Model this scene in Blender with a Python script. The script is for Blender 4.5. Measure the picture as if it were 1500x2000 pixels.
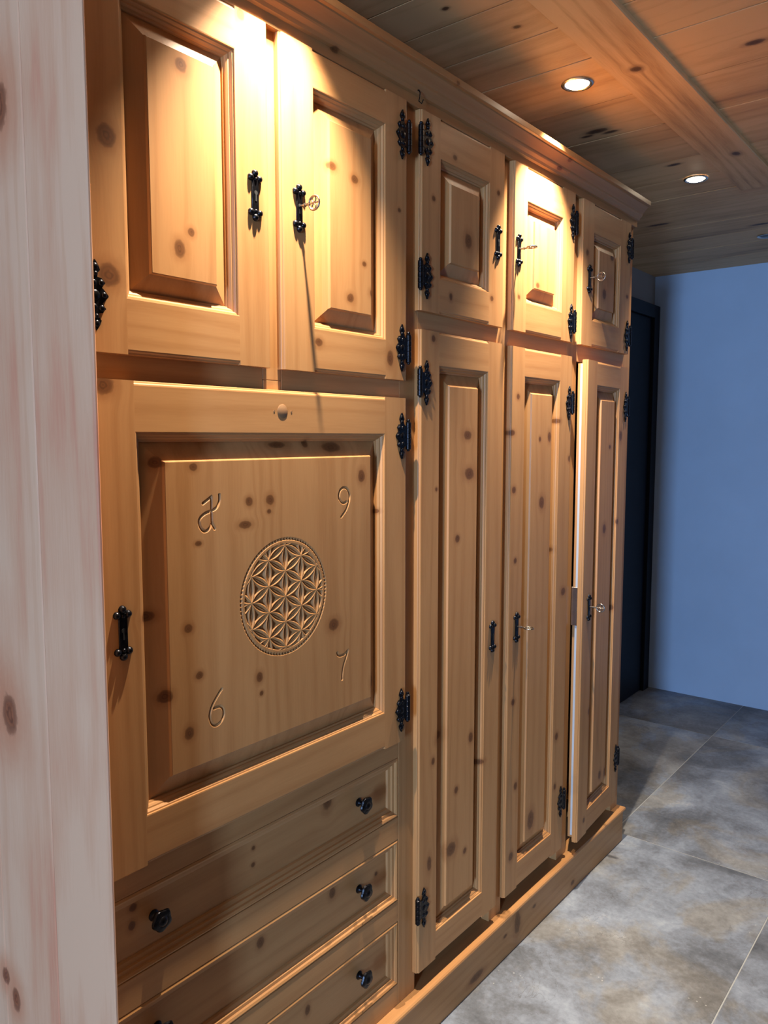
import bpy, bmesh, math, random
from mathutils import Vector, Matrix

for o in list(bpy.data.objects):
    bpy.data.objects.remove(o)
scene = bpy.context.scene
COL = scene.collection
R = math.radians

# ---------------------------------------------------------------- camera
cam_data = bpy.data.cameras.new('camera')
cam_data.sensor_fit = 'VERTICAL'
cam_data.sensor_height = 36.0
cam_data.lens = 36.0 * 1534.3 / 2000.0
cam_data.clip_start = 0.02
cam = bpy.data.objects.new('camera', cam_data)
COL.objects.link(cam)
cam.location = (1.044, 0.0, 1.45)
cam.rotation_euler = (R(90 - 5.367), 0, R(38.865))
scene.camera = cam

# ---------------------------------------------------------------- light and exposure
world = bpy.data.worlds.new('daylight_world')
scene.world = world
world.use_nodes = True
bg = world.node_tree.nodes['Background']
bg.inputs['Color'].default_value = (0.45, 0.62, 1.0, 1)
bg.inputs['Strength'].default_value = 0.25

scene.view_settings.view_transform = 'Standard'
scene.view_settings.look = 'None'
scene.view_settings.gamma = 1.0
scene.view_settings.use_curve_mapping = False
scene.view_settings.exposure = 0.0

def area_light(name, loc, rot, sx, sy, power, color):
    l = bpy.data.lights.new(name, 'AREA')
    l.shape = 'RECTANGLE'; l.size = sx; l.size_y = sy
    l.energy = power; l.color = color
    o = bpy.data.objects.new(name, l); COL.objects.link(o)
    o.location = loc; o.rotation_euler = rot
    return o
# daylight falling through the tall opening in the wall behind the camera
area_light('daylight_opening', (2.06, -5.25, 1.2), (R(90), 0, 0), 0.46, 1.9, 420, (0.37, 0.61, 1.0))

SPOT_POWER = 190.0
SPOT_COLOR = (1.0, 0.86, 0.68)

CEIL = 2.35

# ---------------------------------------------------------------- helpers
def tag(o, label=None, cat=None, group=None, kind=None):
    if label: o['label'] = label
    if cat: o['category'] = cat
    if group: o['group'] = group
    if kind: o['kind'] = kind
    return o

def empty(name, loc=(0, 0, 0)):
    o = bpy.data.objects.new(name, None)
    o.empty_display_size = 0.1
    COL.objects.link(o); o.location = loc
    return o

def obj(name, me, mats, parent=None, loc=(0, 0, 0), rotz=0):
    o = bpy.data.objects.new(name, me)
    COL.objects.link(o)
    if parent: o.parent = parent
    o.location = loc; o.rotation_euler = (0, 0, rotz)
    if mats is not None and len(me.materials) == 0:
        for m in (mats if isinstance(mats, (list, tuple)) else [mats]):
            me.materials.append(m)
    return o

def bm_mesh(bm, name, smooth=None):
    bmesh.ops.recalc_face_normals(bm, faces=bm.faces)
    me = bpy.data.meshes.new(name)
    bm.to_mesh(me); bm.free()
    if smooth is not None:
        me.shade_smooth()
        me.set_sharp_from_angle(angle=R(smooth))
    return me

def box_bm(bm, x0, x1, y0, y1, z0, z1, bevel=0.0, seg=1, mat=0):
    m = Matrix.Translation(((x0+x1)/2, (y0+y1)/2, (z0+z1)/2)) @ Matrix.Diagonal((x1-x0, y1-y0, z1-z0, 1))
    r = bmesh.ops.create_cube(bm, size=1.0, matrix=m)
    vs = r['verts']
    if bevel > 0:
        es = list({e for v in vs for e in v.link_edges})
        bmesh.ops.bevel(bm, geom=es, offset=bevel, segments=seg, affect='EDGES', profile=0.5, material=-1)
    if mat:
        for v in vs:
            if v.is_valid:
                for f in v.link_faces: f.material_index = mat

def box(x0, x1, y0, y1, z0, z1, bevel=0.0, seg=1):
    bm = bmesh.new()
    box_bm(bm, x0, x1, y0, y1, z0, z1, bevel, seg)
    return bm_mesh(bm, 'box')

def extrude_poly(bm, pts2, to3, d0, d1, mat=0):
    """closed polygon pts2 pushed from depth d0 to d1; to3(a,b,d)->xyz"""
    v0 = [bm.verts.new(to3(a, b, d0)) for a, b in pts2]
    v1 = [bm.verts.new(to3(a, b, d1)) for a, b in pts2]
    n = len(pts2)
    fs = [bm.faces.new(v0), bm.faces.new(v1[::-1])]
    for i in range(n):
        fs.append(bm.faces.new((v0[i], v0[(i+1) % n], v1[(i+1) % n], v1[i])))
    for f in fs: f.material_index = mat
    return v0, v1

def tube(bm, pts, r, n=8, closed=False, mat=0, taper=None):
    pts = [Vector(p) for p in pts]
    rings = []
    N = len(pts)
    up = Vector((0.3, 0.2, 0.93)).normalized()
    for i, p in enumerate(pts):
        a = pts[(i-1) % N] if (closed or i > 0) else p
        b = pts[(i+1) % N] if (closed or i < N-1) else p
        t = (b - a).normalized()
        u = t.cross(up)
        if u.length < 1e-3: u = t.cross(Vector((1, 0, 0)))
        u.normalize(); w = t.cross(u)
        rr = r if taper is None else r * taper(i / max(1, N-1))
        rings.append([bm.verts.new(p + (u*math.cos(k*2*math.pi/n) + w*math.sin(k*2*math.pi/n))*rr) for k in range(n)])
    M = N if closed else N-1
    for i in range(M):
        A, B = rings[i], rings[(i+1) % N]
        for k in range(n):
            f = bm.faces.new((A[k], A[(k+1) % n], B[(k+1) % n], B[k])); f.material_index = mat
    if not closed:
        bm.faces.new(rings[0][::-1]).material_index = mat
        bm.faces.new(rings[-1]).material_index = mat

def lathe(bm, prof, origin, axis, n=20, mat=0, lobes=0, amp=0.0):
    """prof: list of (radius, distance along axis)"""
    axis = Vector(axis).normalized()
    u = axis.orthogonal().normalized(); w = axis.cross(u)
    o = Vector(origin)
    rings = []
    for r, d in prof:
        if r < 1e-6:
            rings.append([bm.verts.new(o + axis*d)]); continue
        ring = []
        for k in range(n):
            a = 2*math.pi*k/n
            rr = r*(1 + amp*math.cos(lobes*a)) if r > 0.009 else r
            ring.append(bm.verts.new(o + axis*d + (u*math.cos(a) + w*math.sin(a))*rr))
        rings.append(ring)
    for A, B in zip(rings, rings[1:]):
        for k in range(n):
            if len(A) == 1 and len(B) == 1: continue
            if len(A) == 1: f = bm.faces.new((A[0], B[k], B[(k+1) % n]))
            elif len(B) == 1: f = bm.faces.new((A[k], B[0], A[(k+1) % n]))
            else: f = bm.faces.new((A[k], A[(k+1) % n], B[(k+1) % n], B[k]))
            f.material_index = mat

def dome(bm, c, r, h, n=10, mat=0):
    """flattened half ball on the plane x = c.x, bulging to +x"""
    prof = [(r, -0.001)] + [(r*math.cos(a), h*math.sin(a)) for a in (0, 0.45, 0.85, 1.2)] + [(0, h)]
    lathe(bm, prof, c, (1, 0, 0), n, mat)

# ---------------------------------------------------------------- materials
class NT:
    def __init__(self, name):
        self.m = bpy.data.materials.new(name)
        self.m.use_nodes = True
        self.t = self.m.node_tree
        self.b = self.t.nodes['Principled BSDF']
    def n(self, kind, **kw):
        nd = self.t.nodes.new(kind)
        for k, v in kw.items():
            if k == 'inputs':
                for kk, vv in v.items(): nd.inputs[kk].default_value = vv
            else: setattr(nd, k, v)
        return nd
    def l(self, a, b): self.t.links.new(a, b)
    def math(self, op, a, b=None, c=None, clamp=False):
        nd = self.t.nodes.new('ShaderNodeMath'); nd.operation = op; nd.use_clamp = clamp
        for i, v in enumerate((a, b, c)):
            if v is None: continue
            if isinstance(v, (int, float)): nd.inputs[i].default_value = v
            else: self.l(v, nd.inputs[i])
        return nd.outputs[0]
    def noise(self, vec, scale, detail=2.0, rough=0.5, dist=0.0):
        nd = self.n('ShaderNodeTexNoise', inputs={'Scale': scale, 'Detail': detail, 'Roughness': rough, 'Distortion': dist})
        self.l(vec, nd.inputs['Vector'])
        return nd.outputs['Fac']
    def ramp(self, fac, stops):
        nd = self.n('ShaderNodeValToRGB')
        el = nd.color_ramp.elements
        while len(el) < len(stops): el.new(0.5)
        for e, (p, c) in zip(el, stops):
            e.position = p; e.color = (c[0], c[1], c[2], 1)
        self.l(fac, nd.inputs['Fac'])
        return nd.outputs['Color']
    def mix(self, fac, a, b, mode='MIX'):
        nd = self.n('ShaderNodeMix', data_type='RGBA', blend_type=mode)
        for s, v in ((nd.inputs[0], fac), (nd.inputs[6], a), (nd.inputs[7], b)):
            if isinstance(v, (int, float)): s.default_value = v
            elif isinstance(v, tuple): s.default_value = (v[0], v[1], v[2], 1)
            else: self.l(v, s)
        return nd.outputs[2]
    def smooth(self, v, a, b):
        nd = self.n('ShaderNodeMapRange', interpolation_type='SMOOTHSTEP')
        nd.inputs['From Min'].default_value = a; nd.inputs['From Max'].default_value = b
        self.l(v, nd.inputs['Value'])
        return nd.outputs['Result']

HONEY = dict(light=(0.495, 0.251, 0.098), mid=(0.425, 0.202, 0.074), dark=(0.325, 0.137, 0.045), knot=(0.085, 0.030, 0.010), halo=(0.27, 0.10, 0.030))
AGED = dict(light=(0.70, 0.43, 0.20), mid=(0.56, 0.32, 0.135), dark=(0.25, 0.13, 0.052), knot=(0.05, 0.022, 0.01), halo=(0.16, 0.07, 0.028))
PALE = dict(light=(0.82, 0.45, 0.265), mid=(0.76, 0.375, 0.212), dark=(0.72, 0.25, 0.135), knot=(0.13, 0.035, 0.016), halo=(0.60, 0.17, 0.065))

def wood(name, axis, pal, knots=(), contrast=1.0, rough=0.42, ring=60.0, face='YZ', blotch=0.35, bump=0.02, along_len=0.05, halo=2.6, autoknots=0.0):
    """procedural softwood: grain runs along `axis`; knots = (a, b, ra, rb) on the board face plane `face`."""
    t = NT(name)
    tc = t.n('ShaderNodeTexCoord')
    sep = t.n('ShaderNodeSeparateXYZ'); t.l(tc.outputs['Object'], sep.inputs[0])
    ax = dict(X=sep.outputs[0], Y=sep.outputs[1], Z=sep.outputs[2])
    rnd = t.n('ShaderNodeObjectInfo').outputs['Random']
    along = ax[axis]
    across = [k for k in face if k != axis]
    ac = ax[across[0]]
    dep = ax[[k for k in 'XYZ' if k not in (axis, across[0])][0]]
    A, B = ax[face[0]], ax[face[1]]
    mask = None; ring_mask = None; core = None; shift = None
    for ka, kb, ra, rb in knots:
        da = t.math('MULTIPLY', t.math('SUBTRACT', A, ka), 1/ra)
        db = t.math('MULTIPLY', t.math('SUBTRACT', B, kb), 1/rb)
        d2 = t.math('ADD', t.math('MULTIPLY', da, da), t.math('MULTIPLY', db, db))
        g = t.math('EXPONENT', t.math('MULTIPLY', d2, -0.22))
        dacr = t.math('SUBTRACT', ac, ka if across[0] == face[0] else kb)
        sh = t.math('MULTIPLY', t.math('MULTIPLY', dacr, g), -0.8)
        shift = sh if shift is None else t.math('ADD', shift, sh)
        mask = d2 if mask is None else t.math('MINIMUM', mask, d2)
    acw = ac if shift is None else t.math('ADD', ac, shift)
    off = t.math('MULTIPLY', rnd, 37.0)
    cv = t.n('ShaderNodeCombineXYZ')
    t.l(t.math('ADD', acw, off), cv.inputs[0])
    t.l(t.math('MULTIPLY', along, along_len), cv.inputs[1])
    t.l(dep, cv.inputs[2])
    v = cv.outputs[0]
    # growth rings: stretched noise read through a sine
    broad = t.noise(v, 9.0, 2.0, 0.5)
    phase = t.math('ADD', t.math('MULTIPLY', t.math('ADD', acw, off), ring*6.283*0.35), t.math('MULTIPLY', broad, 34.0))
    rings = t.math('MULTIPLY_ADD', t.math('SINE', phase), 0.5, 0.5)
    rings = t.math('POWER', rings, 2.2)
    fine = t.noise(v, 260.0, 3.0, 0.6)
    cv2 = t.n('ShaderNodeCombineXYZ')
    t.l(t.math('ADD', ac, off), cv2.inputs[0]); t.l(t.math('MULTIPLY', along, 0.35), cv2.inputs[1]); t.l(dep, cv2.inputs[2])
    blot = t.noise(cv2.outputs[0], 7.0, 2.0, 0.5)
    f = t.math('ADD', t.math('MULTIPLY', rings, 0.30*contrast), t.math('MULTIPLY', t.math('SUBTRACT', fine, 0.5), 0.55*contrast))
    f = t.math('ADD', f, t.math('MULTIPLY', t.math('SUBTRACT', blot, 0.5), blotch*2.2))
    f = t.math('ADD', f, t.math('MULTIPLY', t.math('SUBTRACT', rnd, 0.5), 0.14))
    f = t.math('ADD', f, 0.12, clamp=True)
    col = t.ramp(f, [(0.0, pal['light']), (0.45, pal['mid']), (1.0, pal['dark'])])
    if autoknots > 0:
        vor = t.n('ShaderNodeTexVoronoi', feature='F1')
        vor.inputs['Scale'].default_value = 1.0
        cvk = t.n('ShaderNodeCombineXYZ')
        t.l(t.math('MULTIPLY', t.math('ADD', ac, off), 6.0), cvk.inputs[0])
        t.l(t.math('MULTIPLY', along, 2.6), cvk.inputs[1])
        t.l(t.math('MULTIPLY', rnd, 11.0), cvk.inputs[2])
        t.l(cvk.outputs[0], vor.inputs['Vector'])
        km = t.smooth(vor.outputs['Distance'], autoknots, autoknots*0.35)
        col = t.mix(t.math('MULTIPLY', km, 0.8), col, pal['knot'])
    if mask is not None:
        d = t.math('SQRT', mask)
        nz = t.noise(tc.outputs['Object'], 70.0, 2.0, 0.6)
        d = t.math('ADD', d, t.math('MULTIPLY', t.math('SUBTRACT', nz, 0.5), 0.7))
        halo_m = t.math('MULTIPLY', t.smooth(d, halo, 0.6), 0.6)
        col = t.mix(halo_m, col, pal['halo'])
        edge = t.smooth(d, 1.30, 0.45)
        inner = t.math('MULTIPLY_ADD', t.math('SINE', t.math('MULTIPLY', d, 15.0)), 0.14, t.math('MULTIPLY', nz, 0.5))
        kcol = t.mix(inner, pal['knot'], pal['halo'])
        rim = t.math('MULTIPLY', t.smooth(d, 1.2, 0.95), t.smooth(d, 0.55, 0.9))
        col = t.mix(t.math('MULTIPLY', edge, 0.92), col, kcol)
        col = t.mix(t.math('MULTIPLY', rim, t.math('MULTIPLY', nz, 0.8)), col, pal['knot'])
    t.l(col, t.b.inputs['Base Color'])
    rr = t.math('MULTIPLY_ADD', fine, 0.12, rough - 0.06)
    t.l(rr, t.b.inputs['Roughness'])
    bp = t.n('ShaderNodeBump', inputs={'Strength': bump, 'Distance': 0.0015})
    t.l(t.math('ADD', t.math('MULTIPLY', fine, 0.6), t.math('MULTIPLY', rings, 0.4)), bp.inputs['Height'])
    t.l(bp.outputs[0], t.b.inputs['Normal'])
    t.b.inputs['Specular IOR Level'].default_value = 0.3
    return t.m

def plain(name, color, rough=0.5, metal=0.0, noise_amt=0.0, noise_scale=30.0, bump=0.0, spec=0.5):
    t = NT(name)
    tc = t.n('ShaderNodeTexCoord')
    nz = t.noise(tc.outputs['Object'], noise_scale, 4.0, 0.6)
    a = tuple(c*(1-noise_amt) for c in color); b = tuple(min(1, c*(1+noise_amt)) for c in color)
    t.l(t.ramp(nz, [(0.3, a), (0.7, b)]), t.b.inputs['Base Color'])
    t.b.inputs['Roughness'].default_value = rough
    t.b.inputs['Metallic'].default_value = metal
    t.b.inputs['Specular IOR Level'].default_value = spec
    if bump:
        bp = t.n('ShaderNodeBump', inputs={'Strength': bump, 'Distance': 0.002})
        t.l(nz, bp.inputs['Height']); t.l(bp.outputs[0], t.b.inputs['Normal'])
    return t.m

def emit(name, color, strength):
    t = NT(name)
    t.b.inputs['Base Color'].default_value = (0.8, 0.8, 0.8, 1)
    t.b.inputs['Emission Color'].default_value = (*color, 1)
    t.b.inputs['Emission Strength'].default_value = strength
    return t.m

def stone(name):
    t = NT(name)
    tc = t.n('ShaderNodeTexCoord')
    rnd = t.n('ShaderNodeObjectInfo').outputs['Random']
    mp = t.n('ShaderNodeVectorMath', operation='ADD')
    cb = t.n('ShaderNodeCombineXYZ'); t.l(t.math('MULTIPLY', rnd, 23.0), cb.inputs[0]); t.l(t.math('MULTIPLY', rnd, 51.0), cb.inputs[1])
    t.l(tc.outputs['Object'], mp.inputs[0]); t.l(cb.outputs[0], mp.inputs[1])
    v = mp.outputs[0]
    big = t.noise(v, 2.3, 4.0, 0.55, 0.4)
    mid = t.noise(v, 7.0, 6.0, 0.65, 0.6)
    fin = t.noise(v, 60.0, 6.0, 0.7)
    s = t.math('ADD', t.math('MULTIPLY', big, 0.62), t.math('MULTIPLY', mid, 0.38))
    s = t.math('ADD', s, t.math('MULTIPLY', t.math('SUBTRACT', fin, 0.5), 0.22))
    col = t.ramp(s, [(0.33, (0.065, 0.070, 0.080)), (0.44, (0.130, 0.142, 0.165)), (0.51, (0.190, 0.215, 0.262)), (0.58, (0.255, 0.292, 0.355)), (0.70, (0.40, 0.435, 0.48))])
    warm = t.noise(v, 1.9, 5.0, 0.62, 0.9)
    wm = t.smooth(warm, 0.46, 0.56)
    lum = t.ramp(s, [(0.33, (0.075, 0.068, 0.057)), (0.48, (0.175, 0.163, 0.143)), (0.60, (0.28, 0.27, 0.245)), (0.72, (0.38, 0.37, 0.345))])
    col = t.mix(t.math('MULTIPLY', wm, 0.7), col, lum)
    vein = t.noise(v, 5.0, 5.0, 0.6, 1.5)
    vm = t.smooth(t.math('ABSOLUTE', t.math('SUBTRACT', vein, 0.5)), 0.012, 0.0)
    vm = t.math('MULTIPLY', vm, t.smooth(t.noise(v, 4.0), 0.5, 0.65))
    col = t.mix(t.math('MULTIPLY', vm, 0.35), col, (0.06, 0.055, 0.05))
    sp = t.n('ShaderNodeTexVoronoi', feature='F1', inputs={'Scale': 55.0}); t.l(v, sp.inputs['Vector'])
    spm = t.math('MULTIPLY', t.smooth(sp.outputs['Distance'], 0.16, 0.05), t.smooth(t.noise(v, 6.0), 0.56, 0.66))
    col = t.mix(t.math('MULTIPLY', spm, 0.5), col, (0.62, 0.62, 0.6))
    t.l(col, t.b.inputs['Base Color'])
    t.l(t.math('MULTIPLY_ADD', mid, 0.2, 0.38), t.b.inputs['Roughness'])
    t.b.inputs['Specular IOR Level'].default_value = 0.35
    bp = t.n('ShaderNodeBump', inputs={'Strength': 0.12, 'Distance': 0.003}); t.l(s, bp.inputs['Height']); t.l(bp.outputs[0], t.b.inputs['Normal'])
    return t.m

M = {}
M['pine_v'] = wood('honey_pine_upright', 'Z', HONEY)
M['pine_h'] = wood('honey_pine_level', 'Y', HONEY)
M['pine_d'] = wood('honey_pine_deep', 'X', HONEY, face='XZ')
M['iron'] = plain('blackened_iron', (0.018, 0.018, 0.022), 0.30, 0.85, 0.5, 160.0, 0.25)
M['steel'] = plain('worn_key_steel', (0.30, 0.27, 0.24), 0.28, 1.0, 0.3, 120.0)
M['hole'] = plain('keyhole_black', (0.004, 0.004, 0.004), 0.9)
M['plaster'] = plain('pale_blue_plaster', (0.40, 0.50, 0.66), 0.85, 0.0, 0.035, 3.0, 0.03, 0.2)
M['wall_grey'] = plain('warm_grey_plaster', (0.34, 0.31, 0.28), 0.85, 0.0, 0.04, 4.0, 0.03, 0.2)
M['wall_white'] = plain('umber_plaster', (0.24, 0.22, 0.20), 0.85, 0.0, 0.03, 4.0, 0.03, 0.2)
M['black'] = plain('black_lacquer', (0.005, 0.0055, 0.009), 0.55, 0.0, 0.2, 8.0, 0, 0.2)
M['wall_wood'] = wood('dark_pine_cladding', 'Z', dict(light=(0.24, 0.13, 0.06), mid=(0.18, 0.09, 0.04), dark=(0.1, 0.045, 0.02), knot=(0.05, 0.02, 0.01), halo=(0.1, 0.05, 0.02)))
M['stone'] = stone('grey_stone_tile')
M['grout'] = plain('pale_grout', (0.36, 0.37, 0.37), 0.9, 0.0, 0.1, 90.0)
M['chrome'] = plain('brushed_nickel', (0.62, 0.58, 0.52), 0.25, 1.0, 0.08, 60.0)
M['dark_backing'] = plain('dark_gap_backing', (0.02, 0.02, 0.02), 0.5)  # dark tone behind the plank joints and on the beam's painted shade strip
M['lamp'] = emit('warm_lamp_lens', (1.0, 0.84, 0.62), 65.0)
M['lamp_off'] = plain('unlit_lamp_glass', (0.08, 0.085, 0.09), 0.12)
M['white_edge'] = plain('white_edge_strip', (0.46, 0.49, 0.53), 0.6)
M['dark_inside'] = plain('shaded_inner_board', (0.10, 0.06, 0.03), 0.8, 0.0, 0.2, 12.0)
M['ceil'] = wood('aged_ceiling_pine', 'X', AGED, [(0.02,2.27,0.03,0.014),(0.05,2.30,0.02,0.008),(-0.02,2.29,0.016,0.007),(0.10,2.70,0.02,0.009),(0.13,1.60,0.008,0.006),(0.05,1.44,0.008,0.006),(0.52,2.0,0.02,0.01),(0.48,2.45,0.012,0.008),(-0.2,3.4,0.04,0.012),(0.14,3.66,0.04,0.012)], contrast=0.85, rough=0.55, ring=30, face='XY', blotch=0.75, along_len=0.09, halo=2.2)
M['beam'] = wood('aged_beam_pine', 'Y', AGED, [(0.27,1.93,0.012,0.012),(0.30,2.68,0.010,0.016)], contrast=1.3, rough=0.55, ring=50, face='XY', blotch=0.5)

# ---------------------------------------------------------------- measured wardrobe coordinates
S = 0.973
def fy(v): return v*S                       # along the wardrobe front
def fz(v): return 1.45 + (v - 1.45)*S       # height
# pixel -> point on the plane x = X (only to read knot positions off the photograph)
_yaw, _pit = R(38.865), R(5.367)
_F = Vector((-math.sin(_yaw)*math.cos(_pit), math.cos(_yaw)*math.cos(_pit), -math.sin(_pit)))
_Rt = Vector((math.cos(_yaw), math.sin(_yaw), 0))
_D = _F.cross(_Rt)
def px(x, y, X=0.0):
    d = _F + _Rt*((x-750)/1534.3) + _D*((y-1000)/1534.3)
    t = (X - 1.044)/d.x
    return d.y*t, 1.45 + d.z*t
def knots_px(lst):
    """(pixel x, pixel y, pixel half width, pixel half height) -> world (y, z, ry, rz)"""
    out = []
    for x, y, a, b in lst:
        c = px(x, y); e = px(x+a, y); g = px(x, y+b)
        out.append((c[0], c[1], max(0.004, abs(e[0]-c[0])), max(0.004, abs(g[1]-c[1]))))
    return out
def crop(x0, y0, s, lst):
    return [(x0+a*s, y0+b*s, max(2.0, ra*s), max(2.0, rb*s)) for a, b, ra, rb in lst]

KN = {}
KN['A'] = knots_px(crop(150, 0, .4667, [(122,565,36,46),(135,1150,40,46),(437,270,22,28),(480,972,13,17),(432,1040,20,34),(685,60,14,22)]))
KN['B'] = knots_px(crop(150, 0, .4667, [(1070,695,15,17),(1165,750,13,16),(1205,1105,8,10),(1147,1247,13,17),(1013,1432,14,16),(1312,1500,12,30),(1240,1230,11,16),(1350,880,6,7)]))
KN['C'] = knots_px(crop(750, 150, .3467, [(478,925,17,38),(280,685,9,15),(645,655,8,14),(377,1240,8,19),(608,1250,8,14),(400,455,10,14)]))
KN['D'] = knots_px(crop(750, 150, .3467, [(760,1240,6,12),(868,1175,8,14)]))
KN['E'] = knots_px(crop(750, 150, .3467, [(1243,1225,9,26),(1287,1020,8,16),(1147,990,6,16),(1370,1240,6,10)]))
KN['F'] = knots_px(crop(180, 700, .4333, [(50,120,42,38),(300,470,26,24),(270,1170,30,22),(340,1530,24,28),(860,390,34,13),(985,385,12,16),(1100,400,36,20),
    (457,490,17,17),(710,645,15,19),(803,638,16,22),(692,750,26,16),(1215,530,14,26),(435,1218,17,19),(485,1430,15,17),(757,1437,13,22),(765,1510,8,11),
    (440,1690,20,26),(1090,1200,20,24),(480,835,14,9),(1300,690,8,10),(1270,1460,11,26),(800,690,9,9)]))
KN['G'] = knots_px(crop(790, 600, .3067, [(185,200,11,20),(405,815,22,26),(415,1060,25,34),(340,1475,12,22),(203,1160,7,12),(470,1830,10,50)]) +
    crop(760, 1350, .3333, [(365,925,24,36),(445,935,9,16),(395,580,10,18),(258,410,9,20),(235,1010,11,40),(300,270,20,30),(480,270,11,26),(540,420,15,14),(515,45,8,24)]))
KN['H'] = knots_px(crop(790, 600, .3067, [(687,800,14,17),(697,1165,11,20),(705,1615,9,17),(725,570,9,17),(875,1245,14,36),(945,1550,14,18),(1010,1810,12,22),(925,825,9,30),(980,725,13,14),(1050,965,8,18),(865,840,5,16)]) +
    crop(760, 1350, .3333, [(725,65,10,16),(830,755,16,48),(740,555,9,20),(713,968,11,22),(980,265,8,20),(970,560,6,16)]))
KN['I'] = knots_px(crop(790, 600, .3067, [(1250,1410,11,27),(1345,1365,7,16),(1370,820,9,30),(1315,1915,9,18),(1290,890,6,12),(1185,1160,6,16)]) +
    crop(760, 1350, .3333, [(1215,485,8,22),(1250,470,5,24),(1140,110,6,20),(1105,745,6,14)]))
KN['J'] = knots_px(crop(180, 1350, .4467, [(1080,490,17,44),(225,1060,15,20),(230,980,16,16),(757,710,6,7),(755,785,8,10)]))
KN['K'] = knots_px(crop(180, 1350, .4467, [(787,1128,15,22),(325,1360,24,30),(210,1330,14,30),(1100,905,12,22),(1290,820,6,8)]))
KN['L'] = knots_px(crop(180, 1350, .4467, [(992,1425,10,20)]))
KN['P'] = knots_px([(1040,1768,3,3),(983,1827,3,3),(1007,1800,5,20),(927,1905,12,7),(1115,1722,3,4)])

# ---------------------------------------------------------------- setting
FX0, FX1, FY0, FY1 = -0.60, 2.80, -5.0, 4.465      # corridor; near room reaches further left
NX0 = -1.3
WY = 0.583                                          # front of the boarded wall end

fl = obj('floor', box(NX0, FX1, FY0, FY1, -0.06, -0.0010), M['grout'])
tag(fl, kind='structure')
xs = [-0.043 + 0.576*k for k in range(-3, 6)]
ys = [3.906 + 1.197*k for k in range(-8, 2)]
g = 0.0018
tile_cache = {}
for i in range(len(xs)-1):
    for j in range(len(ys)-1):
        x0, x1 = max(xs[i]+g, NX0), min(xs[i+1]-g, FX1)
        y0, y1 = max(ys[j]+g, FY0), min(ys[j+1]-g, FY1)
        if x1-x0 < 0.01 or y1-y0 < 0.01: continue
        if x1 < FX0 and y0 > WY: continue
        key = (round(x1-x0, 4), round(y1-y0, 4))
        if key not in tile_cache:
            tile_cache[key] = box(-key[0]/2, key[0]/2, -key[1]/2, key[1]/2, -0.008, 0, 0.0005)
        obj('tile', tile_cache[key], M['stone'], fl, ((x0+x1)/2, (y0+y1)/2, 0))

ce = obj('ceiling', box(NX0, FX1, FY0, FY1, CEIL+0.0032, CEIL+0.07), M['dark_backing'])
tag(ce, kind='structure')
random.seed(5)
joints = [-5.0]
while joints[-1] < 0.75: joints.append(joints[-1] + random.uniform(0.17, 0.27))
joints = joints[:-1] + [0.93, 1.12, 1.37, 1.50, 1.66, 1.835, 2.09, 2.335, 2.655, 2.86, 3.065, 3.225, 3.50, 3.74, 3.96, 4.21, 4.465]
for a, b in zip(joints, joints[1:]):
    dz = random.uniform(0.0, 0.0005)
    obj('plank', box(NX0, FX1, a+0.0019, b-0.0019, CEIL+dz, CEIL+0.0031), M['ceil'], ce)
obj('shadow_gap_strip', box(0.204, 0.2085, -5.0, 3.085, CEIL-0.0006, CEIL+0.003), M['dark_backing'], ce)  # solid dark strip painting the shade of the gap left of the beam
obj('beam', box(0.209, 0.346, -5.0, 3.085, CEIL-0.013, CEIL+0.004, 0.002), M['beam'], ce)

def structure(name, me, mat):
    o = obj(name, me, mat); tag(o, kind='structure'); return o
structure('wall_back', box(FX0-0.1, FX1+0.1, FY1, FY1+0.1, -0.06, CEIL+0.07), M['plaster'])
structure('wall_left', box(FX0-0.1, FX0, WY+0.02, FY1, -0.06, CEIL+0.07), M['wall_grey'])
structure('wall_right', box(FX1, FX1+0.1, FY0-0.1, FY1+0.1, -0.06, CEIL+0.07), M['wall_wood'])
structure('wall_near_left', box(NX0-0.1, NX0, FY0-0.1, WY+0.1, -0.06, CEIL+0.07), M['wall_white'])
# near wall with the tall daylight opening (built as a frame round the hole)
bm = bmesh.new()
OX0, OX1, OZ1 = 1.78, 2.34, 2.15
box_bm(bm, NX0-0.1, OX0, FY0-0.1, FY0, -0.06, CEIL+0.07)
box_bm(bm, OX1, FX1+0.1, FY0-0.1, FY0, -0.06, CEIL+0.07)
box_bm(bm, OX0, OX1, FY0-0.1, FY0, OZ1, CEIL+0.07)
box_bm(bm, OX0, OX1, FY0-0.1, FY0, -0.06, 0.02)
structure('wall_near', bm_mesh(bm, 'wall_near'), M['wall_white'])

# boarded wall end at the left of the wardrobe
we = structure('wall_board_end', box(NX0, 0.02, WY+0.006, WY+0.022, -0.0, CEIL), plain('pale_joint_backing', (0.85, 0.72, 0.60), 0.8))
edges = [0.077, -0.085, -0.262, -0.43, -0.61, -0.78, -0.95, -1.12, -1.30]
pale_knots = [(-0.205,1.004,0.022,0.032),(-0.152,1.936,0.022,0.032),(-0.262,0.527,0.012,0.014),(-0.228,0.50,0.012,0.02),(-0.40,1.5,0.02,0.03)]
M['pale'] = wood('pale_raw_pine', 'Z', PALE, pale_knots, contrast=1.1, rough=0.6, ring=22, face='XZ', blotch=1.0, along_len=0.06, halo=4.5)
for a, b in zip(edges, edges[1:]):
    obj('board', box(b+0.0012, a-0.0012, WY, WY+0.006, 0.0, CEIL-0.001, 0.0018), M['pale'], we)

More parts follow.
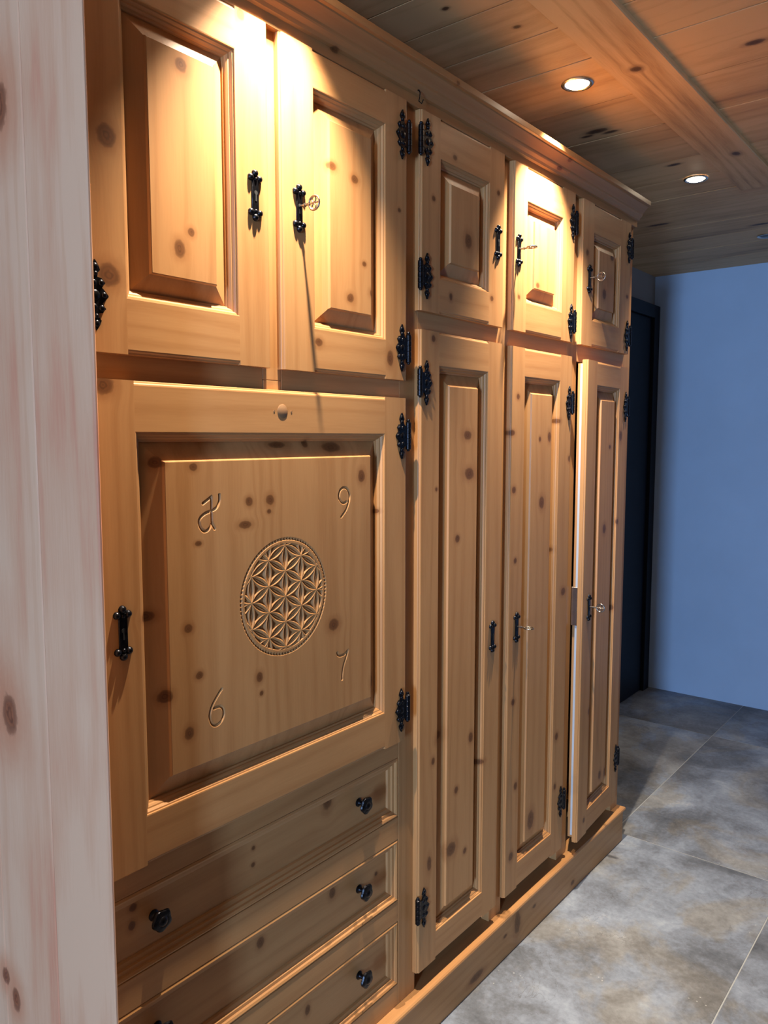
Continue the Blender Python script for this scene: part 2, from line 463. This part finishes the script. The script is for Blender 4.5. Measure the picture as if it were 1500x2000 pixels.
# black door in the left wall, far corner
dr = structure('door_1', box(FX0+0.001, FX0+0.022, 3.50, 4.37, 0.004, 2.11, 0.002), M['black'])
bm = bmesh.new()
box_bm(bm, FX0+0.001, FX0+0.04, 3.42, 3.50, 0.0, 2.18, 0.002)
box_bm(bm, FX0+0.001, FX0+0.04, 4.37, 4.448, 0.0, 2.18, 0.002)
box_bm(bm, FX0+0.001, FX0+0.04, 3.50, 4.37, 2.11, 2.18, 0.002)
obj('door_frame', bm_mesh(bm, 'door_frame'), M['black'], dr)
bm = bmesh.new()
tube(bm, [(FX0+0.02, 3.57, 1.05), (FX0+0.07, 3.57, 1.05), (FX0+0.075, 3.58, 1.05), (FX0+0.075, 3.69, 1.05)], 0.009, 10)
obj('door_handle', bm_mesh(bm, 'door_handle', 40), M['chrome'], dr)

# ---------------------------------------------------------------- recessed spotlights
def downlight(y, on, label, aim=(0, 0), gain=1.0):
    x = 0.113
    t = empty('ceiling_spotlight', (x, y, CEIL))
    tag(t, label, 'spotlight', 'recessed spots in the plank ceiling')
    bm = bmesh.new()
    lathe(bm, [(0.040, 0.0), (0.0405, -0.003), (0.038, -0.005), (0.033, -0.005), (0.030, -0.0025), (0.030, 0.0)], (0, 0, 0), (0, 0, 1), 32)
    obj('trim_ring', bm_mesh(bm, 'trim_ring', 40), M['chrome'], t)
    bm = bmesh.new()
    lathe(bm, [(0.0305, -0.0005), (0.029, -0.003), (0.024, -0.0062), (0.014, -0.0082), (0.0, -0.0088)], (0, 0, 0), (0, 0, 1), 28)
    obj('lens', bm_mesh(bm, 'lens', 60), M['lamp'] if on else M['lamp_off'], t)
    if on:
        l = bpy.data.lights.new('spot_beam', 'SPOT')
        l.energy = SPOT_POWER*gain; l.color = SPOT_COLOR
        l.spot_size = R(80); l.spot_blend = 1.0; l.shadow_soft_size = 0.0095
        o = bpy.data.objects.new('spot_beam', l); COL.objects.link(o)
        o.parent = t; o.location = (0, 0, -0.0195)
        o.rotation_euler = (R(aim[0]), R(aim[1]), 0)
    return t
downlight(0.985, True, 'lit recessed spot in the ceiling straight above the carved wardrobe door', (0, 5))
downlight(1.94, True, 'larger brightly lit recessed spot beside the middle of the ceiling beam', (5, 5), 1.2)
downlight(2.885, True, 'smaller lit recessed spot near the far end of the ceiling beam', (0, 0), 0.35)
downlight(3.876, False, 'unlit recessed spot farthest back near the blue wall', (0, 0))

# ---------------------------------------------------------------- hardware meshes (shared)
def hinge_mesh(side):
    """leaf reaches towards side*y from the barrel at y=0; z=0 is the middle"""
    half = [(0,23),(7,21),(11,25),(13,30),(9,35),(11,40),(16,49),(21,41),(23,35),(19,30),(19,25),(25,24),(30,18),(25,11),(29,7),(34,1)]
    pts = half + [(a, -b) for a, b in reversed(half)]
    P = [(side*a*0.00112, b*0.00102) for a, b in pts]
    bm = bmesh.new()
    v0, v1 = extrude_poly(bm, P, lambda a, b, d: (d, a, b), 0.0, 0.0032)
    for a, b, r in ((18,40,5.4),(18,-40,5.4),(27,18,5.0),(27,-18,5.0),(31,1,4.6),(17,0,8.0),(15,17,5.0),(15,-17,5.0),(18,30,4.0),(18,-30,4.0)):
        dome(bm, (0.0026, side*a*0.001, b*0.001), r*0.001, 0.0032)
    prof = [(0.0,-0.034),(0.003,-0.033),(0.0035,-0.0305),(0.0062,-0.029)]
    for k in range(5):
        z = -0.028 + k*0.0115
        prof += [(0.0062,z),(0.0062,z+0.0095),(0.0054,z+0.0102),(0.0054,z+0.0110)]
    prof += [(0.0062,0.0295),(0.0035,0.031),(0.0042,0.0335),(0.003,0.036),(0.0,0.037)]
    lathe(bm, prof, (0.001, -side*0.006, 0), (0, 0, 1), 14)
    return bm_mesh(bm, 'hinge', 35)
HINGE = {1: hinge_mesh(1), -1: hinge_mesh(-1)}

def lock_mesh():
    bm = bmesh.new()
    box_bm(bm, 0.0, 0.0032, -0.0078, 0.0078, -0.031, 0.031, 0.0012)
    for s in (1, -1):
        dome(bm, (0.0005, 0, s*0.0365), 0.0064, 0.0068, 12)
        dome(bm, (0.0005, 0.0098, s*0.0285), 0.0060, 0.0064, 12)
        dome(bm, (0.0005, -0.0098, s*0.0285), 0.0060, 0.0064, 12)
        dome(bm, (0.0026, 0, s*0.0265), 0.0034, 0.0034)
    lathe(bm, [(0.0036, 0.0), (0.0036, 0.0006), (0.0, 0.0006)], (0.0032, 0, 0.004), (1, 0, 0), 12, 1)
    box_bm(bm, 0.0034, 0.0039, -0.0015, 0.0015, -0.010, 0.004, 0, 1, 1)
    return bm_mesh(bm, 'lock_plate', 40)
LOCK = lock_mesh()

def key_mesh(kind):
    """shaft along +x; bow in the plane of x and z for 'upright', x and y for 'level'"""
    bm = bmesh.new()
    tube(bm, [(0.002,0,0),(0.014,0,0),(0.026,0,0)], 0.0023, 10)
    lathe(bm, [(0,0.012),(0.0036,0.0125),(0.0036,0.015),(0,0.0155)], (0,0,0), (1,0,0), 12)
    def P(u, w): return (u, 0, w) if kind == 'upright' else (u, w, 0)
    ring = [P(0.0365 + 0.0125*math.cos(a), 0.0125*math.sin(a)) for a in [2*math.pi*k/24 for k in range(24)]]
    tube(bm, ring, 0.0018, 8, True)
    for s in (1, -1):
        c = [P(0.0360 + 0.0048*math.cos(a), s*(0.0062) + 0.0048*math.sin(a)) for a in [2*math.pi*k/14 for k in range(14)]]
        tube(bm, c, 0.0013, 6, True)
    tube(bm, [P(0.025, 0), P(0.048, 0)], 0.0014, 6)
    return bm_mesh(bm, 'key', 50)
KEY = {k: key_mesh(k) for k in ('upright', 'level')}

def knob_mesh():
    bm = bmesh.new()
    lathe(bm, [(0,0),(0.0095,0.0),(0.0095,0.002),(0.007,0.004),(0.0048,0.007),(0.0045,0.016),(0.006,0.020),(0.0085,0.021)], (0,0,0), (1,0,0), 20)
    lathe(bm, [(0.004,0.0195),(0.0170,0.0205),(0.0185,0.0232),(0.0170,0.0262),(0.0105,0.0285),(0.0088,0.0282),(0.0075,0.030),(0.004,0.0318),(0,0.032)], (0,0,0), (1,0,0), 40, 0, 5, 0.07)
    return bm_mesh(bm, 'knob', 40)
KNOB = knob_mesh()

# ---------------------------------------------------------------- wardrobe
WX = -0.016                        # face of the carcass frame; door fronts are at x = 0
Y0, Y1 = WY+0.024, 2.660
ward = empty('wardrobe', (-0.3, (Y0+Y1)/2, 0))
tag(ward, 'long honey pine wardrobe with raised-panel doors, carved flower and iron fittings along the left', 'wardrobe')
WB = ward.location.copy()
def wpart(name, me, mat, loc=(0, 0, 0), rotz=0):
    o = obj(name, me, mat, ward, (loc[0]-WB.x, loc[1]-WB.y, loc[2]-WB.z), rotz)
    return o

def profile_frame(name, prof, mat, y0, ycorner, xback, bevel_end=True):
    """moulding swept along the front and returned round the right end; prof = (outward, z)"""
    bm = bmesh.new()
    A = [bm.verts.new((o, y0, z)) for o, z in prof]
    Bv = [bm.verts.new((o, ycorner+o-WX, z)) for o, z in prof]
    Cv = [bm.verts.new((xback, ycorner+o-WX, z)) for o, z in prof]
    n = len(prof)
    for P, Q in ((A, Bv), (Bv, Cv)):
        for i in range(n):
            bm.faces.new((P[i], P[(i+1) % n], Q[(i+1) % n], Q[i]))
    bm.faces.new(A); bm.faces.new(Cv[::-1])
    return wpart(name, bm_mesh(bm, name, 25), mat)

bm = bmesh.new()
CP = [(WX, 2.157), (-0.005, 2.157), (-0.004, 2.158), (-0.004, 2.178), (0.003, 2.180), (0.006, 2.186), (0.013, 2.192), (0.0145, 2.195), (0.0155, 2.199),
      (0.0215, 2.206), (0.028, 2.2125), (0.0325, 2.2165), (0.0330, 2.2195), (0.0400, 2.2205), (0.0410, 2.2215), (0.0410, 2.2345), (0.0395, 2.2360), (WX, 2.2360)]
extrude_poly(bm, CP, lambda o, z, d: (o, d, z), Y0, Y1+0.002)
wpart('cornice', bm_mesh(bm, 'cornice', 12), wood('cornice_pine_shaded', 'Y', dict(light=(0.38, 0.185, 0.068), mid=(0.33, 0.15, 0.052), dark=(0.25, 0.10, 0.033), knot=HONEY['knot'], halo=HONEY['halo']), knots_px([(655,97,7,4),(787,90,5,10),(865,172,3,3),(1085,330,4,3),(1093,317,3,3)]), contrast=0.8))  # pine toned darker and redder, putting the cornice's shade into its colour
M['plinth'] = wood('honey_pine_plinth', 'Y', HONEY, KN['P'])
profile_frame('plinth', [(WX, 0.0), (0.006, 0.0), (0.006, 0.110), (WX, 0.110)], M['plinth'], Y0, 2.642, -0.56)
profile_frame('plinth_cap', [(0.006, 0.110), (0.010, 0.1105), (0.0125, 0.113), (0.0135, 0.117), (0.0125, 0.1215), (0.009, 0.1245), (0.004, 0.1255), (-0.062, 0.1255), (-0.062, 0.110)], M['pine_h'], Y0, 2.642, -0.56)

wpart('side_panel', box(-0.56, WX-0.024, Y1-0.022, Y1, 0.0, 2.157), M['pine_v'])
wpart('side_panel', box(-0.56, WX-0.024, Y0, Y0+0.022, 0.0, 2.157), M['pine_v'])
wpart('top_panel', box(-0.56, WX, Y0, Y1, 2.150, 2.168), M['pine_h'])
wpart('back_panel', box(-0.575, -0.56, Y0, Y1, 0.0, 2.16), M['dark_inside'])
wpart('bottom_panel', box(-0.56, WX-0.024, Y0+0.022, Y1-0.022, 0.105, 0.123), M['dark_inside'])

# door rectangles (y0, y1, z0, z1) and their panel openings
def D(a, b, c, d): return (fy(a), fy(b), fz(c), fz(d))
DOORS = [
 # key, rect, opening, field, hinge side, hinge heights, lock (y,z), key kind, rot
 ('A', D(.630,1.006,1.578,2.176), D(.706,.930,1.662,2.108), 'L', (1.66,2.14), (.969,1.875), None, 0),
 ('B', D(1.034,1.415,1.578,2.176), D(1.117,1.338,1.660,2.108), 'R', (1.648,2.10), (1.078,1.877), 'upright', 0),
 ('C', D(1.463,1.832,1.739,2.176), D(1.538,1.757,1.818,2.090), 'L', (1.817,2.11), (1.797,1.95), None, 0),
 ('D', D(1.878,2.248,1.739,2.176), D(1.950,2.166,1.818,2.090), 'R', (1.80,2.09), (1.906,1.95), 'level', 0),
 ('E', D(2.297,2.682,1.739,2.176), D(2.378,2.592,1.818,2.090), 'R', (1.80,2.094), (2.349,1.943), 'upright', 0),
 ('F', D(.630,1.415,.752,1.539), D(.714,1.335,.835,1.460), 'R', (.827,1.455), (.681,1.147), None, 0),
 ('G', D(1.463,1.838,.140,1.697), D(1.538,1.759,.212,1.620), 'L', (.303,1.577), (1.794,.92), None, 0),
 ('H', D(1.878,2.248,.137,1.697), D(1.950,2.167,.212,1.620), 'R', (.297,1.556), (1.924,.92), 'level', 0),
 ('I', D(2.300,2.684,.135,1.692), D(2.385,2.604,.212,1.618), 'R', (.298,1.558), (2.356,.906), 'upright', 3.7),
]
DR = {d[0]: d for d in DOORS}

# ---- carcass frame: uprights and cross rails behind the door lips
LIP = 0.009
def frame_box(name, y0, y1, z0, z1, mat):
    wpart(name, box(WX-0.024, WX, y0, y1, z0, z1, 0.0008), mat)
def dr_(k): return DR[k][1]
c1 = (Y0, dr_('A')[0]+LIP)
ups = [(Y0, dr_('A')[0]+LIP), (dr_('B')[1]-LIP, dr_('C')[0]+LIP), (dr_('C')[1]-LIP, dr_('D')[0]+LIP), (dr_('D')[1]-LIP, dr_('E')[0]+LIP), (dr_('E')[1]-LIP, Y1)]
for a, b in ups: frame_box('frame_post', a, b, 0.1258, 2.157, M['pine_v'])
frame_box('frame_post', dr_('A')[1]-LIP, dr_('B')[0]+LIP, dr_('A')[2]-0.02, 2.157, M['pine_v'])
gap = 0.0004
frame_box('frame_rail', ups[0][1]+gap, dr_('A')[1]-LIP-gap, dr_('F')[3]-LIP, dr_('A')[2]+LIP, M['pine_h'])
frame_box('frame_rail', dr_('B')[0]+LIP+gap, ups[1][0]-gap, dr_('F')[3]-LIP, dr_('A')[2]+LIP, M['pine_h'])
frame_box('frame_block', dr_('A')[1]-LIP+gap, dr_('B')[0]+LIP-gap, dr_('F')[3]-LIP, dr_('A')[2]-0.0205, M['pine_v'])
for (a, b), k in zip(zip(ups[1:], ups[2:]), 'CDE'):
    frame_box('frame_rail', a[1]+gap, b[0]-gap, dr_('G')[3]-LIP, dr_(k)[2]+LIP, M['pine_h'])
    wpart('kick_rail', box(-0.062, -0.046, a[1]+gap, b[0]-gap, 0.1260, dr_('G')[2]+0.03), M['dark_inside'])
    frame_box('frame_rail', a[1]+gap, b[0]-gap, dr_(k)[3]-LIP, 2.157, M['pine_h'])
frame_box('frame_rail', ups[0][1]+gap, dr_('A')[1]-LIP-gap, dr_('A')[3]-LIP, 2.157, M['pine_h'])
frame_box('frame_rail', dr_('B')[0]+LIP+gap, ups[1][0]-gap, dr_('A')[3]-LIP, 2.157, M['pine_h'])

# ---- drawers (three, below the carved door)
DZ = [(.576,.716), (.371,.519), (.163,.318)]
DYL, DYR = ups[0][1]+0.001, ups[1][0]-0.001
dz = [(1.45+(a-1.45)*S*1.0155, 1.45+(b-1.45)*S*1.0155) for a, b in DZ]
def mould_piece(edge, r, prof, name='moulding'):
    """one mitred side of a moulding inside rectangle r=(y0,y1,z0,z1); prof=(inset, x)"""
    y0, y1, z0, z1 = r
    def pt(i, x, end):
        return {'L': [(x, y0+i, z0+i), (x, y0+i, z1-i)], 'R': [(x, y1-i, z0+i), (x, y1-i, z1-i)],
                'B': [(x, y0+i, z0+i), (x, y1-i, z0+i)], 'T': [(x, y0+i, z1-i), (x, y1-i, z1-i)]}[edge][end]
    bm = bmesh.new()
    A = [bm.verts.new(pt(i, x, 0)) for i, x in prof]; B = [bm.verts.new(pt(i, x, 1)) for i, x in prof]
    n = len(prof)
    for i in range(n): bm.faces.new((A[i], A[(i+1) % n], B[(i+1) % n], B[i]))
    bm.faces.new(A); bm.faces.new(B[::-1])
    return bm_mesh(bm, name)

prevz = dr_('F')[2]
rails = [(dz[0][1]+0.001, prevz+LIP), (dz[1][1]+0.001, dz[0][0]-0.001), (dz[2][1]+0.001, dz[1][0]-0.001), (0.1258, dz[2][0]-0.001)]
for a, b in rails: frame_box('frame_rail', ups[0][1]+gap, ups[1][0]-gap, a, b, M['pine_h'])
DPROF = [(0.0, WX-0.001), (0.004, WX+0.001), (0.008, WX-0.001), (0.009, WX-0.005), (0.015, WX-0.006), (0.016, WX-0.010), (0.023, WX-0.012), (0.025, WX-0.016), (0.025, WX-0.02), (0.0, WX-0.02)]
KNOBZ = [(1.264,.649), (1.258,.450), (1.262,.249)]
for k, (za, zb) in enumerate(dz):
    kk = 'JKL'[k]
    mat = wood('drawer_front_pine', 'Y', HONEY, KN[kk]) if True else None
    y0, y1 = DYL, DYR
    ymid = (y0+y1)/2
    loc = (0, 0, 0)
    d = wpart('drawer', box(WX-0.040, WX-0.0165, y0+0.001, y1-0.001, za+0.001, zb-0.001), mat, (0, 0, 0))
    for e in 'LRBT':
        obj('moulding', mould_piece(e, (y0, y1, za, zb), DPROF), M['pine_v'] if e in 'LR' else M['pine_h'], d)
    zk = fz(KNOBZ[k][1]) - 0.0
    for yk in (fy(1.262)*1.0155, fy(.733)*1.0155):
        obj('knob', KNOB, M['iron'], d, (WX-0.0165, yk, (za+zb)/2 + 0.004))

# ---- doors
MPROF = [(0.0, 0.0), (0.0018, -0.0004), (0.0022, -0.0030), (0.0045, -0.0034), (0.0065, -0.0062), (0.0072, -0.0080), (0.0095, -0.0086), (0.0120, -0.0112), (0.0128, -0.0140), (0.0155, -0.0155), (0.0160, -0.0205), (0.0, -0.0205)]
def raised_panel(r, field, fx=-0.0010, extra=None):
    """bevelled panel: edge slips under the moulding, field stands proud"""
    y0, y1, z0, z1 = r
    a = 0.014
    fy0, fy1, fz0, fz1 = field
    loops = [(y0+a, y1-a, z0+a, z1-a, -0.0198), (fy0-0.0015, fy1+0.0015, fz0-0.0015, fz1+0.0015, fx-0.0050), (fy0, fy1, fz0, fz1, fx-0.0006), (fy0+0.0012, fy1-0.0012, fz0+0.0012, fz1-0.0012, fx)]
    bm = bmesh.new()
    L = []
    for (p, q, s, t, x) in loops:
        L.append([bm.verts.new(v) for v in ((x, p, s), (x, q, s), (x, q, t), (x, p, t))])
    for A, B in zip(L, L[1:]):
        for i in range(4): bm.faces.new((A[i], A[(i+1) % 4], B[(i+1) % 4], B[i]))
    back = [bm.verts.new((-0.0208, v.co.y, v.co.z)) for v in L[0]]
    for i in range(4): bm.faces.new((back[i], back[(i+1) % 4], L[0][(i+1) % 4], L[0][i]))
    bm.faces.new(back)
    if extra is None:
        bm.faces.new(L[-1])
        return bm_mesh(bm, 'raised_panel')
    extra(bm, L[-1], fx)
    me = bm_mesh(bm, 'raised_panel')
    return me

import numpy as np
def carve_heights(Yg, Zg):
    """depth (m, >=0) of the chip carving at every grid point, world coordinates"""
    P = np.stack([Yg, Zg], -1)
    depth = np.zeros(Yg.shape)
    # engraved strokes
    strokes = [
     [(0.8202,1.3426),(0.8292,1.3476),(0.8376,1.3523),(0.8374,1.3425),(0.8369,1.3291),(0.8372,1.3095),(0.8396,1.3046),(0.8433,1.2985)],
     [(0.8546,1.3549),(0.8539,1.3435),(0.8482,1.334),(0.837,1.3289),(0.8248,1.3259),(0.8145,1.3195),(0.8112,1.3121),(0.8135,1.3033),(0.8202,1.2965),(0.8278,1.2968),(0.8344,1.3025),(0.8378,1.3099)],
     [(1.1765,1.3228),(1.1675,1.3206),(1.1586,1.3258),(1.1546,1.3338),(1.1567,1.3443),(1.1629,1.3499),(1.1711,1.3518),(1.1801,1.3477),(1.185,1.3395),(1.1863,1.3311),(1.1827,1.3196),(1.175,1.3062),(1.1611,1.2938)],
     [(1.1472,1.0194),(1.1492,1.0142),(1.1575,1.0114),(1.1687,1.0119),(1.1794,1.0178)],
     [(1.1794,1.0178),(1.1743,1.0054),(1.1657,0.989),(1.1614,0.9699),(1.1613,0.9612)],
     [(0.8512,1.0197),(0.841,1.0092),(0.8313,0.9974),(0.8261,0.9863),(0.8247,0.9754),(0.8283,0.9654),(0.8347,0.9599),(0.8436,0.9601),(0.851,0.9657),(0.8546,0.9738),(0.8537,0.9832),(0.8488,0.9895),(0.8427,0.9907),(0.8344,0.9903)]]
    def catmull(pts, sub=6):
        pts = [np.array(p) for p in pts]; out = []
        for i in range(len(pts)-1):
            p0 = pts[max(i-1, 0)]; p1 = pts[i]; p2 = pts[i+1]; p3 = pts[min(i+2, len(pts)-1)]
            for s in range(sub):
                t = s/sub
                out.append(0.5*((2*p1)+(-p0+p2)*t+(2*p0-5*p1+4*p2-p3)*t*t+(-p0+3*p1-3*p2+p3)*t**3))
        out.append(pts[-1]); return out
    def segdist(a, b, Q):
        ab = b-a; L = max(1e-12, float(ab@ab))
        t = np.clip(((Q-a)@ab)/L, 0, 1)
        return np.linalg.norm(Q-(a+t[..., None]*ab), axis=-1)
    W, DP = 0.0030, 0.0030
    for k, s in enumerate(strokes):
        c = catmull(s, 2 if k in (0,) else 6) if k != 0 else [np.array(p) for p in s]
        arr = np.array(c); lo, hi = arr.min(0)-0.006, arr.max(0)+0.006
        m = (Yg > lo[0]) & (Yg < hi[0]) & (Zg > lo[1]) & (Zg < hi[1])
        Q = P[m]
        d = np.full(Q.shape[0], 1.0)
        for a, b in zip(c, c[1:]): d = np.minimum(d, segdist(a, b, Q))
        depth[m] = np.maximum(depth[m], np.clip(1-d/W, 0, 1)*DP)
    # flower rosette
    cy, cz, RO = 1.0055, 1.1575, 0.1075
    r = RO/2.25
    dy, dz_ = Yg-cy, Zg-cz
    rad = np.hypot(dy, dz_)
    m = rad < RO+0.008
    y, z = dy[m], dz_[m]; q = rad[m]
    Rin = 2.10*r
    pts = []
    for i in range(-4, 5):
        for j in range(-4, 5):
            pts.append((i*r*math.sqrt(3)/2, (j + (0.5 if i % 2 else 0))*r))
    dl = np.abs(q - Rin)
    for (a, b) in pts:
        if math.hypot(a, b) > 3.05*r: continue
        dl = np.minimum(dl, np.abs(np.hypot(y-a, z-b)-r))
    QQ = np.stack([y, z], -1)
    dm = np.full(y.shape, 1.0)
    for a in range(len(pts)):
        for b in range(a+1, len(pts)):
            d = math.hypot(pts[a][0]-pts[b][0], pts[a][1]-pts[b][1])
            if abs(d-r) < 1e-6 and math.hypot((pts[a][0]+pts[b][0])/2, (pts[a][1]+pts[b][1])/2) < 2.2*r:
                dm = np.minimum(dm, segdist(np.array(pts[a]), np.array(pts[b]), QQ))
    flat = 0.0005
    h = np.minimum(np.clip(dl-flat, 0, 1)*1.0, 0.0044)
    h2 = 0.0016 + np.clip(dm-0.0002, 0, 1)*1.2          # low ridge down the middle of each petal
    h = np.minimum(h, h2)
    h = np.where(q < Rin, h, 0)
    ang = np.arctan2(z, y)
    # rope border: beaded groove
    bead = 0.5+0.5*np.cos(ang*92)
    gr = np.clip(1-np.abs(q-RO)/0.0030, 0, 1)*(0.0016+0.0022*bead)
    depth[m] = np.maximum(depth[m], np.maximum(h, gr))
    return depth

def carved_field(off_y, off_z):
    def extra(bm, loop, fx):
        ys_ = [v.co.y for v in loop]; zs_ = [v.co.z for v in loop]
        a0, a1, b0, b1 = min(ys_), max(ys_), min(zs_), max(zs_)
        def axis(lo, hi, dense):
            out = [lo]
            while out[-1] < hi-1e-6:
                p = out[-1]
                step = 0.009
                for s0, s1, st in dense:
                    if s0-0.0001 <= p < s1: step = min(step, st)
                    elif p < s0 < p+step: step = min(step, s0-p)
                out.append(min(hi, p+max(step, 0.0003)))
            return np.array(out)
        Ya = axis(a0, a1, [(0.806-off_y,0.862-off_y,0.0010),(0.894-off_y,1.117-off_y,0.0008),(1.142-off_y,1.191-off_y,0.0010)])
        Za = axis(b0, b1, [(0.955-off_z,1.025-off_z,0.0010),(1.046-off_z,1.270-off_z,0.0008),(1.289-off_z,1.360-off_z,0.0010)])
        Yg, Zg = np.meshgrid(Ya, Za, indexing='ij')
        dep = carve_heights(Yg+off_y, Zg+off_z)
        V = [[bm.verts.new((fx-float(dep[i, j]), float(Ya[i]), float(Za[j]))) for j in range(len(Za))] for i in range(len(Ya))]
        for i in range(len(Ya)-1):
            for j in range(len(Za)-1):
                bm.faces.new((V[i][j], V[i+1][j], V[i+1][j+1], V[i][j+1]))
    return extra

def profiled(poly, axis, a0, a1, name):
    """extrude a cross-section; axis 'Z': poly=(y,x); axis 'Y': poly=(z,x)"""
    bm = bmesh.new()
    if axis == 'Z': extrude_poly(bm, poly, lambda p, x, d: (x, p, d), a0, a1)
    else: extrude_poly(bm, poly, lambda p, x, d: (x, d, p), a0, a1)
    return bm_mesh(bm, name)
def edge_profile(outer, inner):
    """cross-section of a stile or rail: lipped, beaded outer edge, square inner edge"""
    s = 1 if inner > outer else -1
    return [(outer, WX), (outer, -0.0062), (outer+s*0.0010, -0.0045), (outer+s*0.0030, -0.0040), (outer+s*0.0036, -0.0022), (outer+s*0.0052, -0.0004), (outer+s*0.0075, 0.0), (inner, 0.0), (inner, -0.021), (outer+s*0.0105, -0.021), (outer+s*0.0105, WX)]

for key, rect, op, hs, hz, lock, kkind, rot in DOORS:
    y0, y1, z0, z1 = rect
    piv = y1 if hs == 'R' else y0
    def ly(v): return v - piv
    def lz(v): return v - z0
    kn = [(a-piv, b-z0, c, d) for a, b, c, d in KN[key]]
    mv = wood('door_pine_upright', 'Z', HONEY, kn)
    mh = wood('door_pine_level', 'Y', HONEY, kn)
    core = wpart('door', box(-0.0340, -0.021, ly(y0)+LIP+0.001, ly(y1)-LIP-0.001, LIP+0.001, lz(z1)-LIP-0.001), M['pine_v'], (0, piv, z0), R(rot))
    oy0, oy1, oz0, oz1 = ly(op[0]), ly(op[1]), lz(op[2]), lz(op[3])
    H = lz(z1)
    obj('stile', profiled(edge_profile(ly(y0), oy0), 'Z', 0, H, 'stile'), mv, core)
    obj('stile', profiled(edge_profile(ly(y1), oy1), 'Z', 0, H, 'stile'), mv, core)
    obj('rail', profiled(edge_profile(0, oz0), 'Y', oy0, oy1, 'rail'), mh, core)
    obj('rail', profiled(edge_profile(H, oz1), 'Y', oy0, oy1, 'rail'), mh, core)
    r = (oy0, oy1, oz0, oz1)
    for e in 'LRBT':
        obj('moulding', mould_piece(e, r, MPROF), mv if e in 'LR' else mh, core)
    mg = 0.047
    if key == 'F':
        field = (ly(fy(.767)), ly(fy(1.287)), lz(fz(.885)), lz(fz(1.412)))
        pm = raised_panel(r, field, -0.0010, carved_field(piv, z0))
    else:
        field = (oy0+mg*0.98, oy1-mg*0.98, oz0+mg*0.95, oz1-mg*0.95)
        pm = raised_panel(r, field)
    p = obj('raised_panel', pm, mv, core)
    if key == 'F':
        p['label'] = 'carved flower rosette with engraved numerals in the corners'
        bm = bmesh.new()
        c = (0.0, ly(fy(1.030)), lz(fz(1.500)))
        lathe(bm, [(0.0125, -0.004), (0.0125, 0.0004), (0.0118, 0.0008), (0, 0.0008)], c, (1, 0, 0), 24)
        for s in (-0.0205, 0.0225):
            lathe(bm, [(0.0017, -0.004), (0.0017, 0.0006), (0, 0.0006)], (0.0, c[1]+s, c[2]), (1, 0, 0), 10)
        obj('plug', bm_mesh(bm, 'plug', 40), plain('turned_plug_wood', (0.30, 0.16, 0.075), 0.5, 0, 0.15, 60.0), core)
    # fittings
    lp = obj('lock_plate', LOCK, [M['iron'], M['hole']], core, (0, ly(fy(lock[0])), lz(fz(lock[1]))))
    if kkind:
        obj('key', KEY[kkind], M['steel'], core, (0.002, ly(fy(lock[0])), lz(fz(lock[1]))+0.003))
    for h in hz:
        side = 1 if hs == 'L' else -1
        yb = ly(y0) + 0.004 if hs == 'L' else ly(y1) - 0.004
        obj('hinge', HINGE[side], M['iron'], core, (0.0002, yb, lz(fz(h))))
    if rot:
        obj('edge_strip', box(-0.024, -0.0165, ly(y0)+0.0035, ly(y0)+0.0100, 0.02, H-0.012), M['white_edge'], core)
        bm = bmesh.new()
        box_bm(bm, -0.036, -0.017, ly(y0)+0.0015, ly(y0)+0.0038, 0.70, 0.82, 0.0006)
        obj('strike_plate', bm_mesh(bm, 'strike_plate'), M['chrome'], core)

# small wire hook under the cornice, above the gap between the second and third upper doors
bm = bmesh.new()
hy, hz_ = px(816, 188, 0.006)
tube(bm, [(0.006, hy, hz_+0.012), (0.009, hy, hz_+0.012), (0.012, hy, hz_+0.006), (0.013, hy-0.002, hz_-0.004), (0.011, hy-0.003, hz_-0.012), (0.014, hy+0.003, hz_-0.016), (0.017, hy+0.005, hz_-0.008)], 0.0012, 6)
wpart('wire_hook', bm_mesh(bm, 'wire_hook', 50), M['iron'])
